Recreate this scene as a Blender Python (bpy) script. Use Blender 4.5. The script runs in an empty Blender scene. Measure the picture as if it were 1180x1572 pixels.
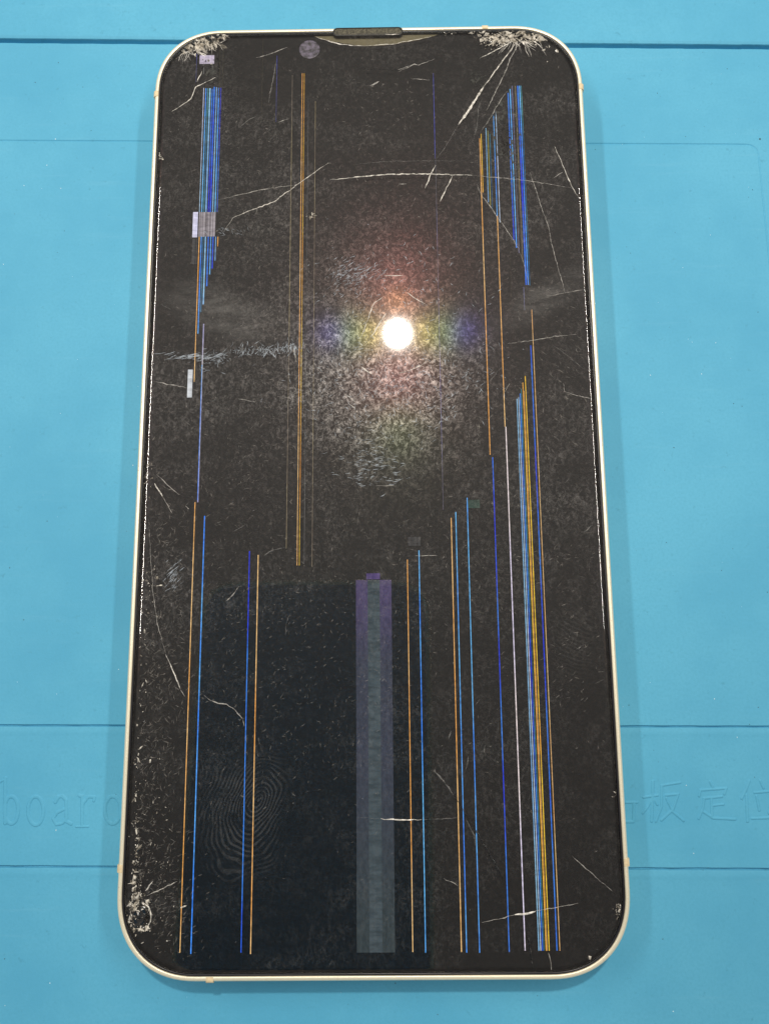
import bpy, math, random
import numpy as np
from mathutils import Matrix, Vector

MM = 0.001
scene = bpy.context.scene
COL = scene.collection

# ------------------------------------------------------------------ camera
cam_data = bpy.data.cameras.new('camera')
cam_data.sensor_fit = 'HORIZONTAL'
cam_data.sensor_width = 36.0
cam_data.lens = 36.0 * 1181.0 / 1180.0
cam_data.clip_start = 0.002
cam_data.clip_end = 20.0
camera = bpy.data.objects.new('camera', cam_data)
COL.objects.link(camera)
CAM_LOC = Vector((3.005, -28.947, 121.845)) * MM
CAM_ROT = Matrix.Rotation(-0.0104, 4, 'Z') @ Matrix.Rotation(0.171, 4, 'X') @ Matrix.Rotation(0.0097, 4, 'Y')
camera.matrix_world = Matrix.Translation(CAM_LOC) @ CAM_ROT
scene.camera = camera

# ------------------------------------------------------------------ room light
world = bpy.data.worlds.new('World')
scene.world = world
world.use_nodes = True
bg = world.node_tree.nodes['Background']
bg.inputs['Color'].default_value = (1.0, 0.965, 0.91, 1)
bg.inputs['Strength'].default_value = 0.30

def disc_lamp(name, loc, target, radius, watts, color):
    d = bpy.data.lights.new(name, 'AREA')
    d.shape = 'DISK'; d.size = radius * 2 * MM; d.energy = watts; d.color = color
    o = bpy.data.objects.new(name, d)
    o.location = Vector(loc) * MM
    o.rotation_euler = ((Vector(target) - Vector(loc)) * MM).to_track_quat('-Z', 'Y').to_euler()
    COL.objects.link(o)
    return o

# the bench lamp mirrored in the glass, and the two work lights left and right of the bench
disc_lamp('bench_lamp', (10.1, 218.2, 480), (4.4, 19.2, 7.7), 9.2, 1.42, (1.0, 0.93, 0.82))
for side, watts in ((1, 0.74), (-1, 0.84)):
    strip = disc_lamp('work_light', (side * 245, 150, 400), (0, 150, 0), 10.0, watts, (1.0, 0.96, 0.90))
    strip.data.shape = 'RECTANGLE'
    strip.data.size, strip.data.size_y = 0.020, 0.34
    strip.matrix_world = Matrix.Translation(strip.location) @ Matrix.Rotation(side * math.radians(31), 4, 'Y')

vs = scene.view_settings
vs.view_transform = 'Standard'; vs.look = 'None'; vs.exposure = 0.0; vs.gamma = 1.0
vs.use_curve_mapping = False
scene.cycles.max_bounces = 8
scene.cycles.transparent_max_bounces = 16
scene.cycles.sample_clamp_indirect = 4.0

# lit columns of the broken panel: (x, y_low, y_high, width, colour) in mm on the phone
SCREEN_LINES = [
    (-27.59,40.8,63.48,0.106,'pale'), (-27.21,40.8,63.4,0.132,'azure'), (-26.88,40.79,63.4,0.145,'teal'), (-26.53,40.79,63.39,0.211,'sky'),
    (-26.15,40.78,63.32,0.132,'blue'), (-25.81,40.78,63.62,0.211,'blue'), (-25.43,40.77,63.56,0.132,'sky'), (-25.05,40.77,63.49,0.145,'azure'),
    (-24.7,40.76,63.48,0.079,'blue'), (-27.48,11.87,36.45,0.112,'orange'), (-27.14,19.83,36.44,0.132,'azure'), (-26.82,23.44,36.44,0.158,'teal'),
    (-26.46,24.76,36.43,0.198,'sky'), (-26.0,27.86,36.42,0.172,'blue'), (-25.59,29.86,36.42,0.132,'azure'), (-25.22,30.87,36.41,0.158,'blue'),
    (-24.8,32.21,36.41,0.106,'sky'), (-24.44,34.7,36.4,0.106,'orange'), (-26.29,-7.31,21.46,0.172,'lavender'), (-26.33,-7.01,14.64,0.079,'azure'),
    (-27.7,66.11,67.97,0.132,'dimgrey'), (-27.04,66.1,67.96,0.132,'dim'), (-26.27,66.09,67.95,0.132,'dimgrey'), (-28.95,64.53,69.98,0.079,'dimblue'),
    (-25.02,61.53,71.17,0.066,'dim'), (-24.48,62.74,70.91,0.066,'dim'), (-12.73,-14.53,65.62,0.086,'tan'), (-11.08,-17.1,65.96,0.086,'orange'),
    (-10.74,-17.1,65.96,0.073,'amber'), (-10.02,-16.91,61.29,0.066,'dimgrey'), (-8.83,-17.32,60.66,0.079,'tan'), (-12.65,8.09,65.62,0.053,'dim'),
    (-15.36,56.89,69.38,0.066,'dimblue'), (-17.79,56.57,72.55,0.053,'dim'), (10.92,49.8,65.6,0.099,'dimblue'), (10.97,-8.91,49.57,0.066,'dimlav'),
    (18.33,-0.37,53.36,0.119,'orange'), (18.59,43.6,54.19,0.106,'amber'), (18.7,-70.78,-0.78,0.132,'blue'), (20.77,4.04,39.42,0.112,'orange'),
    (20.89,-70.63,4.04,0.139,'white'), (19.41,41.85,55.26,0.099,'sky'), (19.72,41.27,54.77,0.092,'amberdim'), (20.02,40.57,54.17,0.092,'teal'),
    (20.75,39.19,57.64,0.106,'azure'), (21.16,38.26,58.36,0.106,'pale'), (23.3,35.16,61.72,0.145,'blue'), (23.67,33.8,62.44,0.145,'azure'),
    (24.03,32.89,63.05,0.119,'dimlav'), (24.56,31.76,63.04,0.106,'tan'), (24.95,27.4,63.03,0.198,'blue'), (25.27,27.39,63.03,0.145,'azure'),
    (25.54,27.28,63.02,0.106,'teal'), (24.54,23.1,27.07,0.086,'dimlav'), (25.66,-70.66,23.2,0.099,'tanb'), (25.26,-70.65,17.22,0.132,'blue'),
    (22.77,-70.64,8.51,0.119,'sky'), (23.04,-70.64,8.72,0.119,'pale'), (23.29,-70.64,9.35,0.119,'blue'), (23.48,-70.64,10.09,0.066,'teal'),
    (23.78,-70.65,11.14,0.106,'amber'), (24.19,-70.65,12.2,0.125,'amber'), (23.92,-70.65,9.77,0.066,'orange'), (-26.7,-70.63,-7.3,0.119,'orange'),
    (-25.18,-70.8,-9.43,0.152,'azure'), (-18.25,-70.67,-14.87,0.132,'blue'), (-16.93,-70.85,-15.47,0.125,'orange'),
    (5.44,-70.71,-16.38,0.112,'orange'), (7.2,-70.81,-15.02,0.125,'azure'), (12.14,-70.75,-10.12,0.119,'orange'), (12.85,-70.84,-9.23,0.119,'azure'),
    (14.63,-70.85,-7.04,0.119,'azure'), (0.13,-17.4,5.85,0.053,'dim'), (22.54,18.34,60.75,0.053,'dim'),
]
# lit blocks: (x0, y0, x1, y1, colour) in mm
SCREEN_BLOCKS = [
    (-28.62,36.35,-27.81,40.81,'lavblock'), (-27.62,36.45,-24.94,40.77,'greyblock'), (-28.48,68.05,-25.99,69.68,'mauveblock'),
    (-28.52,9.34,-27.76,13.9,'whiteblock'), (14.71,-8.64,16.52,-7.36,'greenblock'), (5.56,-14.31,7.44,-12.95,'duskblock'),
    (-28.57,31.7,-27.76,36.11,'duskblock'), (-2.27,-70.76,3.01,-19.38,'band'), (-0.73,-19.29,1.32,-18.39,'bandtop'),
]
FRONT_CAMERA = (-9.9, 70.53)
BEZEL = [(-10.48, 73.93), (-8.92, 72.89), (-6.26, 71.97), (-2.73, 71.28), (-0.52, 71.0), (2.78, 71.07), (4.66, 71.28), (8.31, 71.97), (11.08, 72.68), (13.63, 73.64)]
BLEEDS = [(21.82, 54.74, 1.5, 5.2), (23.68, 52.92, 1.7, 6.5), (18.55, 64.49, 1.6, 1.6), (-26.44, 66.09, 1.4, 1.7)]
BITE = (-32.4, -65.78)
# glass cracks: (points in mm, width in mm, b bright / m medium / f faint / d dark)
CRACKS = [
    ([(-6.13,48.85),(-6.61,48.86),(-10.65,45.78),(-12.9,44.05),(-15.45,41.97),(-18.65,40.79),(-22.0,39.27),(-22.76,37.88),(-23.38,36.85)],0.124,'b'),
    ([(-24.5,42.45),(-21.93,43.12),(-17.75,44.12),(-14.2,44.7),(-11.94,44.92)],0.105,'m'),
    ([(-6.28,45.79),(-3.2,46.1),(-0.61,46.34),(2.63,46.58),(5.87,46.67),(10.07,46.61),(13.95,46.41),(16.85,46.26)],0.19,'b'),
    ([(16.85,46.26),(21.35,45.73),(25.2,45.25),(29.04,44.55),(32.86,43.72)],0.095,'m'),
    ([(-2.55,48.51),(2.65,48.97),(10.76,48.95),(16.76,48.86)],0.076,'f'), ([(25.05,70.88),(22.77,67.53),(20.68,64.57),(19.29,62.54)],0.171,'b'),
    ([(19.29,62.54),(17.39,59.44),(15.84,56.9),(14.75,55.38)],0.399,'b'), ([(14.75,55.38),(13.8,53.65),(12.44,51.15),(10.93,49.02)],0.095,'f'),
    ([(10.91,48.13),(10.58,47.6),(9.73,45.48),(9.15,44.07)],0.171,'b'),
    ([(25.37,70.5),(23.76,67.51),(22.85,65.09),(21.24,61.59),(19.48,57.93)],0.143,'m'),
    ([(18.89,60.15),(18.18,58.32),(17.93,55.4),(17.19,52.52)],0.086,'f'), ([(13.62,46.13),(12.6,44.02),(11.49,41.65)],0.171,'b'),
    ([(23.05,61.56),(21.83,59.73),(20.44,57.19),(18.37,53.94)],0.105,'m'),
    ([(17.45,44.65),(18.35,42.53),(19.58,40.76),(20.64,38.82),(21.7,37.25),(22.9,35.16),(23.93,33.08)],0.114,'m'),
    ([(23.88,32.98),(24.53,30.95),(25.3,26.95)],0.086,'m'), ([(30.47,51.23),(31.33,48.71),(32.32,45.85),(33.02,43.72),(33.89,41.95)],0.124,'b'),
    ([(29.89,45.53),(30.89,46.22),(31.72,46.74)],0.095,'m'), ([(26.23,46.65),(27.34,42.39),(28.16,39.24),(28.85,36.8),(29.19,33.7)],0.105,'m'),
    ([(28.89,35.61),(29.45,32.55),(30.31,28.39),(30.88,25.69)],0.095,'m'), ([(27.89,25.06),(29.29,25.34),(31.05,25.68),(33.68,26.1)],0.095,'m'),
    ([(21.34,17.23),(25.15,17.73),(28.97,18.34),(32.44,18.73)],0.105,'m'), ([(29.88,10.82),(30.02,9.39),(31.92,8.73),(34.27,8.1)],0.105,'m'),
    ([(28.56,16.96),(30.88,15.12),(33.16,12.93)],0.086,'f'), ([(18.56,11.14),(19.81,12.73),(20.7,13.62)],0.086,'f'),
    ([(20.89,9.43),(21.26,10.21),(21.62,10.74)],0.152,'m'),
    ([(2.16,25.38),(0.76,24.28),(0.4,23.64),(-0.13,21.98),(-0.83,19.97),(-1.27,18.69)],0.133,'b'),
    ([(2.66,22.59),(1.6,21.04),(0.73,19.4),(-0.23,18.13)],0.19,'b'), ([(6.01,26.07),(7.05,25.13),(8.77,24.08)],0.133,'b'),
    ([(4.46,12.64),(5.83,12.98),(7.56,13.68),(8.95,14.47)],0.133,'b'), ([(-1.37,13.79),(0.34,12.51)],0.171,'b'),
    ([(2.19,28.94),(5.53,28.89)],0.124,'b'), ([(-3.78,9.34),(-2.25,8.07)],0.143,'m'), ([(-3.44,7.91),(-2.25,7.01)],0.143,'b'),
    ([(11.03,7.39),(12.76,8.61)],0.114,'m'), ([(-25.46,64.88),(-28.74,63.15),(-29.1,62.22),(-29.49,60.93),(-30.62,60.03),(-32.71,58.59)],0.133,'b'),
    ([(-27.83,66.12),(-28.6,64.08)],0.133,'b'), ([(-18.71,68.53),(-16.88,69.02),(-13.56,70.41)],0.124,'m'),
    ([(-15.18,56.29),(-13.06,56.99)],0.114,'m'), ([(-21.09,55.66),(-19.64,57.1),(-18.33,57.62)],0.095,'f'),
    ([(-15.36,68.17),(-15.87,64.43),(-16.56,59.99)],0.152,'f'), ([(0.29,62.86),(1.79,63.69)],0.247,'m'), ([(7.16,64.12),(10.23,63.81)],0.114,'m'),
    ([(4.95,65.39),(7.8,66.84),(8.46,66.64),(11.14,67.8)],0.105,'m'), ([(15.76,72.94),(15.67,69.53)],0.095,'m'),
    ([(18.62,67.78),(21.16,69.06),(24.22,70.9)],0.152,'b'), ([(4.87,44.91),(6.17,44.89)],0.114,'b'),
    ([(1.23,-53.11),(4.27,-53.3),(6.95,-53.25)],0.171,'b'), ([(6.95,-53.25),(12.13,-53.08)],0.086,'f'), ([(-2.17,-52.92),(1.23,-53.11)],0.086,'f'),
    ([(14.93,-66.81),(18.1,-66.18),(19.51,-65.83)],0.105,'m'), ([(19.51,-65.83),(21.26,-65.65),(22.39,-65.39)],0.285,'b'),
    ([(22.39,-65.39),(23.73,-65.14),(28.32,-64.38)],0.095,'m'), ([(27.75,-58.17),(29.61,-59.84),(30.95,-61.01),(33.13,-62.83)],0.114,'m'),
    ([(8.68,-46.65),(9.57,-47.35),(10.8,-48.91),(11.49,-50.01)],0.19,'f'), ([(13.2,-53.36),(14.21,-55.4),(14.35,-56.74)],0.124,'f'),
    ([(9.82,-61.05),(11.21,-61.65),(11.84,-62.05)],0.124,'m'), ([(24.01,-70.73),(24.26,-72.81),(24.6,-72.97)],0.152,'m'),
    ([(16.19,-43.22),(15.97,-44.27)],0.209,'f'), ([(13.79,-44.77),(13.31,-46.51)],0.209,'f'), ([(11.34,-41.25),(10.95,-42.31)],0.209,'f'),
    ([(21.17,-67.98),(21.84,-72.8)],0.095,'f'), ([(-39.44,-35.7),(-38.45,-36.18)],0.133,'f'),
    ([(-24.33,-35.89),(-23.45,-36.64),(-22.22,-37.03),(-21.0,-37.25),(-19.77,-38.05),(-18.59,-39.33),(-18.35,-40.35)],0.143,'m'),
    ([(-30.11,-30.01),(-29.27,-31.67)],0.124,'m'), ([(-29.44,-31.37),(-28.77,-32.73),(-27.77,-34.97)],0.171,'b'),
    ([(-27.77,-34.97),(-27.06,-36.1)],0.105,'m'), ([(-32.78,-4.5),(-31.52,-6.46)],0.247,'b'), ([(-31.52,-6.46),(-29.92,-9.15)],0.095,'m'),
    ([(-32.62,-2.97),(-30.79,-4.78),(-28.98,-6.26)],0.095,'m'), ([(-27.96,-7.98),(-27.47,-8.44)],0.152,'b'),
    ([(-21.39,-22.46),(-20.42,-21.39),(-19.58,-20.21)],0.152,'m'), ([(-20.56,-11.97),(-18.69,-10.87)],0.095,'f'),
    ([(-15.92,-15.65),(-14.68,-14.88),(-12.64,-14.42)],0.152,'f'),
    ([(-33.44,-9.92),(-32.85,-16.27),(-32.35,-20.65),(-31.52,-25.59),(-30.11,-29.86)],0.086,'m'),
    ([(-11.9,-24.08),(-12.5,-25.76),(-12.63,-27.59)],0.076,'f'), ([(-33.23,11.73),(-31.04,11.22),(-28.55,10.71)],0.152,'m'),
    ([(-28.55,10.71),(-26.68,10.2)],0.095,'f'), ([(-20.47,8.84),(-17.69,8.23)],0.124,'m'), ([(-26.04,9.45),(-25.27,9.64),(-24.67,10.18)],0.114,'f'),
    ([(-11.94,17.0),(-11.45,14.71)],0.114,'m'), ([(-32.98,24.56),(-31.37,23.6)],0.095,'f'), ([(6.5,-15.88),(9.96,-15.91)],0.095,'m'),
    ([(0.7,-5.16),(3.68,-5.2)],0.095,'m'), ([(31.84,-12.65),(33.12,-11.54)],0.133,'f'), ([(29.76,-29.85),(31.31,-29.1),(32.35,-28.71)],0.114,'d'),
    ([(32.36,-34.66),(33.55,-34.18)],0.095,'f'), ([(14.85,-37.62),(15.55,-36.81)],0.095,'f'),
    ([(-31.34,-62.97),(-30.43,-62.61),(-29.07,-62.05),(-27.25,-61.19)],0.114,'b'), ([(-34.11,-64.45),(-33.45,-63.81),(-32.27,-62.75)],0.285,'b'),
    ([(-31.59,-62.46),(-31.08,-61.67),(-30.64,-61.17)],0.152,'b'),
    ([(-31.99,-63.89),(-31.12,-64.47),(-30.69,-65.4),(-30.76,-66.39),(-31.4,-67.69)],0.19,'b'),
    ([(11.49,-49.94),(13.9,-53.71),(16.27,-57.76),(18.26,-61.43),(18.59,-62.09)],0.152,'d'),
    ([(21.17,-67.98),(21.44,-69.92),(21.84,-72.8)],0.152,'d'), ([(-2.52,66.95),(-1.63,66.06),(5.01,65.82)],0.086,'d'),
    ([(5.01,65.82),(6.35,66.3),(7.8,66.9),(8.46,66.59)],0.124,'m'), ([(-10.0,73.06),(-8.77,72.35),(-8.32,72.09)],0.152,'b'),
    ([(-8.32,72.09),(-6.3,71.34),(-4.74,70.89),(-2.51,70.52),(-0.5,70.44)],0.171,'b'),
    ([(-0.5,70.44),(2.39,70.64),(4.62,70.73),(5.74,71.09),(8.65,71.54),(10.66,72.02)],0.114,'b'), ([(2.97,72.58),(5.2,72.54)],0.133,'b'),
    ([(-31.28,70.43),(-30.68,69.82),(-29.99,69.61),(-29.43,69.18)],0.151,'m'),
    ([(-31.47,70.2),(-31.65,70.17),(-32.1,69.99),(-32.25,69.96)],0.126,'m'),
    ([(-28.42,70.68),(-28.67,70.3),(-29.06,69.32),(-29.04,68.74)],0.161,'b'),
    ([(-31.64,70.37),(-31.57,69.92),(-31.47,69.55),(-31.32,69.47)],0.156,'m'),
    ([(-31.7,70.28),(-31.49,69.93),(-31.67,69.71),(-31.63,69.44)],0.111,'m'),
    ([(-29.85,69.9),(-30.21,69.83),(-30.63,69.73),(-31.1,69.61)],0.111,'m'),
    ([(-32.86,70.42),(-33.05,70.42),(-33.14,69.94),(-33.4,69.61)],0.084,'m'),
    ([(-30.78,70.45),(-30.36,69.58),(-30.1,68.83),(-29.78,68.13)],0.148,'m'),
    ([(-30.11,70.53),(-29.65,70.28),(-29.69,70.2),(-29.42,69.92)],0.115,'m'),
    ([(-29.72,70.11),(-30.11,69.15),(-30.6,68.31),(-31.15,67.94)],0.111,'m'),
    ([(-28.88,70.27),(-29.27,70.06),(-29.58,69.64),(-29.78,69.27)],0.079,'m'),
    ([(-28.58,69.99),(-28.11,69.54),(-27.41,69.33),(-27.02,68.99)],0.158,'b'),
    ([(-30.72,70.28),(-30.85,70.1),(-31.06,69.94),(-31.3,69.76)],0.166,'b'),
    ([(-27.57,70.1),(-27.24,69.94),(-27.16,69.85),(-26.87,69.45)],0.103,'b'), ([(-30.7,70.96),(-31.18,70.49),(-31.3,70.3),(-31.66,70.07)],0.16,'b'),
    ([(-30.55,70.25),(-31.17,70.28),(-31.71,69.65),(-32.03,69.58)],0.118,'m'),
    ([(-31.26,70.43),(-31.8,70.1),(-32.42,69.89),(-33.01,69.8)],0.137,'b'),
    ([(-31.45,69.98),(-31.36,69.27),(-31.68,68.82),(-31.79,68.11)],0.145,'b'),
    ([(-30.47,70.46),(-30.77,69.39),(-31.06,68.49),(-31.15,67.49)],0.079,'m'),
    ([(-31.56,70.26),(-31.27,69.98),(-31.21,69.73),(-30.96,69.48)],0.162,'m'),
    ([(-30.41,70.32),(-30.19,69.72),(-29.93,69.55),(-29.6,69.34)],0.167,'m'),
    ([(-31.58,70.08),(-31.87,69.58),(-32.84,68.73),(-33.06,68.5)],0.123,'m'),
    ([(-30.37,70.14),(-30.47,69.5),(-30.7,68.44),(-30.75,67.93)],0.137,'m'),
    ([(-30.47,70.36),(-30.99,69.54),(-31.25,68.89),(-31.42,68.15)],0.135,'m'),
    ([(-29.46,70.18),(-28.77,69.73),(-27.9,69.32),(-27.15,68.75)],0.13,'b'), ([(-30.98,70.33),(-31.0,70.17),(-30.74,69.63),(-30.6,69.36)],0.137,'m'),
    ([(-30.51,70.39),(-30.75,70.21),(-31.2,69.92),(-31.41,69.89)],0.143,'b'),
    ([(-30.05,70.12),(-30.61,69.58),(-31.25,69.41),(-31.61,69.15)],0.16,'b'),
    ([(-29.87,70.32),(-29.16,70.11),(-28.57,69.41),(-28.09,69.28)],0.097,'b'),
    ([(-30.49,70.95),(-29.89,70.24),(-29.37,69.38),(-28.84,68.87)],0.161,'m'),
    ([(-25.86,71.77),(-25.97,71.82),(-26.1,72.16),(-26.42,72.2)],0.141,'m'),
    ([(-27.71,71.73),(-28.18,71.82),(-28.54,72.22),(-29.07,72.22)],0.102,'m'),
    ([(-27.96,72.04),(-27.9,72.0),(-27.62,72.03),(-27.41,72.1)],0.157,'m'),
    ([(-26.76,71.75),(-26.66,71.86),(-26.31,71.89),(-26.06,71.89)],0.144,'m'),
    ([(-26.9,72.05),(-26.86,72.02),(-26.78,72.33),(-26.81,72.65)],0.144,'b'),
    ([(-25.19,71.3),(-24.76,71.53),(-24.14,71.94),(-23.86,72.06)],0.104,'m'),
    ([(-26.26,71.98),(-25.56,72.46),(-25.27,72.72),(-24.61,72.84)],0.142,'b'),
    ([(-27.08,72.04),(-27.04,72.62),(-26.71,72.88),(-26.59,73.22)],0.077,'b'),
    ([(-26.73,72.25),(-26.3,72.37),(-26.28,72.59),(-26.17,72.65)],0.131,'b'),
    ([(-27.21,71.49),(-27.21,71.96),(-27.76,72.13),(-27.87,72.54)],0.148,'m'),
    ([(-27.84,72.24),(-27.79,72.74),(-28.07,72.94),(-28.19,73.31)],0.143,'m'),
    ([(-27.53,72.03),(-27.19,72.33),(-26.55,72.43),(-26.21,72.72)],0.082,'b'),
    ([(-26.98,71.92),(-26.8,72.16),(-26.47,72.3),(-26.22,72.15)],0.17,'b'),
    ([(-28.01,71.47),(-28.21,71.81),(-28.27,72.03),(-28.35,72.56)],0.087,'m'), ([(-25.4,71.27),(-24.8,70.88),(-24.76,70.6),(-24.43,70.0)],0.086,'b'),
    ([(-26.67,71.19),(-27.29,70.59),(-28.12,70.37),(-28.35,69.81)],0.096,'m'),
    ([(-25.83,71.16),(-25.61,70.95),(-25.91,70.84),(-25.88,70.54)],0.116,'m'),
    ([(-27.83,71.49),(-27.71,71.24),(-27.59,71.04),(-27.67,70.78)],0.096,'b'),
    ([(-28.96,71.59),(-28.8,71.52),(-28.78,71.17),(-28.62,70.99)],0.152,'m'),
    ([(-27.4,71.23),(-27.43,70.56),(-27.73,70.09),(-27.72,69.52)],0.089,'m'),
    ([(-29.14,71.39),(-28.86,70.89),(-28.8,70.21),(-28.69,69.81)],0.102,'m'),
    ([(-26.29,71.03),(-26.28,70.32),(-26.26,69.46),(-26.35,69.14)],0.091,'m'),
    ([(-26.49,71.46),(-26.2,70.79),(-25.94,70.12),(-25.56,69.85)],0.157,'b'),
    ([(-28.62,72.09),(-28.31,71.56),(-28.26,71.02),(-28.19,70.9)],0.083,'b'),
    ([(-26.86,70.84),(-27.42,70.84),(-27.77,70.53),(-28.31,70.2)],0.125,'b'),
    ([(-26.72,71.06),(-26.91,70.52),(-27.11,69.97),(-27.42,69.53)],0.158,'m'), ([(26.05,71.5),(25.16,71.4),(24.32,71.31),(23.56,70.93)],0.094,'m'),
    ([(25.04,71.42),(25.23,71.12),(25.96,70.76),(26.29,70.64)],0.137,'b'), ([(25.64,72.12),(24.21,71.37),(22.94,70.59),(21.63,69.75)],0.168,'m'),
    ([(24.81,71.69),(26.08,71.0),(27.23,70.51),(28.42,70.04)],0.103,'m'), ([(24.26,71.8),(23.46,70.59),(22.42,69.38),(21.76,68.44)],0.125,'m'),
    ([(26.57,71.3),(25.79,70.83),(25.17,70.03),(24.57,69.57)],0.113,'m'), ([(24.24,71.61),(23.88,71.21),(23.69,70.58),(23.38,70.31)],0.1,'m'),
    ([(27.26,71.63),(28.01,70.81),(28.68,70.17),(29.27,69.39)],0.145,'b'), ([(24.65,71.95),(25.92,71.09),(27.07,70.37),(28.03,69.66)],0.167,'b'),
    ([(25.15,72.21),(25.05,71.63),(25.11,71.06),(25.11,70.38)],0.156,'m'), ([(25.83,72.03),(26.13,71.64),(26.18,71.28),(26.42,71.21)],0.09,'m'),
    ([(26.48,71.51),(26.66,70.25),(27.08,69.26),(27.32,67.94)],0.167,'m'), ([(26.87,71.83),(27.52,71.13),(28.29,70.53),(28.79,70.08)],0.08,'m'),
    ([(26.08,71.91),(26.25,70.83),(26.42,69.79),(26.48,68.81)],0.121,'m'), ([(25.75,71.7),(26.22,70.43),(26.52,68.99),(26.98,67.84)],0.084,'b'),
    ([(25.5,71.43),(26.37,70.54),(27.31,69.65),(28.15,68.95)],0.087,'b'), ([(25.32,71.77),(25.89,71.28),(26.48,70.89),(26.84,70.42)],0.111,'b'),
    ([(26.03,71.82),(25.67,71.6),(25.2,71.17),(24.91,70.78)],0.168,'m'), ([(24.72,71.61),(24.18,71.45),(23.45,71.12),(22.93,71.03)],0.123,'b'),
    ([(27.81,72.18),(28.44,71.96),(28.94,71.58),(29.4,71.32)],0.124,'m'), ([(24.75,71.85),(24.27,70.93),(23.86,70.1),(23.39,69.2)],0.147,'m'),
    ([(26.62,71.82),(25.88,71.08),(25.12,70.78),(24.42,70.43)],0.108,'m'), ([(24.63,72.05),(23.81,71.77),(22.8,71.45),(21.72,70.88)],0.137,'m'),
    ([(25.16,71.84),(24.57,70.91),(24.18,69.62),(23.61,68.97)],0.129,'m'), ([(23.11,71.72),(23.91,71.04),(24.96,70.41),(25.58,69.78)],0.108,'b'),
    ([(23.57,71.72),(24.05,71.49),(24.76,71.28),(24.95,71.17)],0.083,'m'), ([(24.34,71.65),(23.05,71.31),(21.68,70.76),(20.61,70.32)],0.1,'m'),
    ([(24.81,71.78),(25.97,70.93),(27.18,70.48),(28.28,69.8)],0.106,'b'), ([(25.72,71.61),(26.15,71.56),(26.59,71.49),(27.09,71.36)],0.121,'m'),
    ([(25.97,71.86),(26.51,70.57),(26.74,69.44),(27.05,68.54)],0.08,'m'), ([(25.29,71.4),(25.36,70.51),(25.38,69.38),(25.57,68.72)],0.092,'m'),
    ([(24.6,71.8),(23.85,70.72),(22.74,69.36),(22.13,68.68)],0.143,'m'), ([(25.64,71.62),(25.36,71.23),(24.95,70.89),(24.76,70.54)],0.078,'m'),
    ([(28.54,71.65),(29.03,70.28),(29.25,69.14),(29.82,68.06)],0.144,'m'), ([(25.2,71.86),(25.14,70.97),(24.83,70.02),(24.83,69.25)],0.168,'m'),
    ([(24.42,71.66),(25.06,70.58),(25.59,69.48),(25.71,68.58)],0.12,'m'), ([(27.85,71.4),(27.21,71.17),(26.58,70.85),(25.92,70.52)],0.128,'m'),
    ([(25.68,71.86),(25.41,71.57),(24.95,71.5),(24.95,71.27)],0.078,'m'), ([(27.0,71.42),(27.51,71.07),(27.98,70.59),(28.21,70.64)],0.121,'b'),
    ([(25.7,71.77),(25.89,71.35),(25.99,70.4),(26.18,70.17)],0.16,'b'), ([(24.76,71.71),(25.34,70.97),(26.15,70.47),(26.66,69.76)],0.099,'b'),
    ([(23.56,72.1),(22.97,71.32),(22.46,70.84),(21.83,70.31)],0.17,'m'), ([(25.75,71.63),(26.58,71.03),(27.11,70.57),(27.73,70.29)],0.169,'b'),
    ([(25.18,71.3),(25.06,70.48),(24.81,69.4),(24.7,68.77)],0.079,'m'),
]
# chip clusters: (x, y, spread x, spread y, count, size) in mm
CHIPS = [
    (-28.86,71.4,1.33,0.57,300,0.4), (-26.68,72.11,0.95,0.76,220,0.42), (-24.94,73.08,0.67,0.38,90,0.36), (-30.6,70.68,0.76,0.57,140,0.34),
    (-31.66,69.7,0.47,0.47,50,0.28), (24.71,71.72,2.28,0.47,320,0.4), (21.96,71.27,1.33,0.57,180,0.36), (27.44,71.43,1.33,0.38,160,0.36),
    (19.05,72.57,0.95,0.38,30,0.3), (30.4,69.27,0.67,1.33,14,0.25), (21.4,70.78,0.95,0.67,40,0.3), (-32.91,-64.43,0.47,0.67,60,0.36),
    (-31.58,-65.78,0.29,0.95,40,0.3), (-33.1,-66.11,0.38,1.14,60,0.36), (-32.06,-67.28,0.67,0.29,60,0.32), (-32.63,-62.57,0.38,0.85,50,0.3),
    (-34.38,50.39,0.29,0.47,40,0.3), (33.72,-65.65,0.29,0.67,36,0.28), (34.47,-50.07,0.29,0.38,10,0.2), (30.63,-71.26,0.76,0.57,8,0.25),
    (-33.49,-46.05,0.29,10.45,70,0.2), (-33.32,-55.72,0.29,5.7,55,0.22), (-33.15,-30.51,0.38,7.6,35,0.18), (-34.04,-3.72,0.57,1.33,30,0.25),
    (-32.84,-20.06,0.57,2.85,30,0.2), (-33.12,-60.02,0.29,2.85,60,0.3), (-29.11,-64.28,1.14,5.7,50,0.2), (-31.06,-50.49,1.14,5.7,40,0.18),
    (13.78,72.66,0.76,0.29,14,0.25), (-9.06,39.56,0.47,0.38,20,0.25), (-26.99,67.89,0.95,0.47,26,0.28),
]
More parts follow.
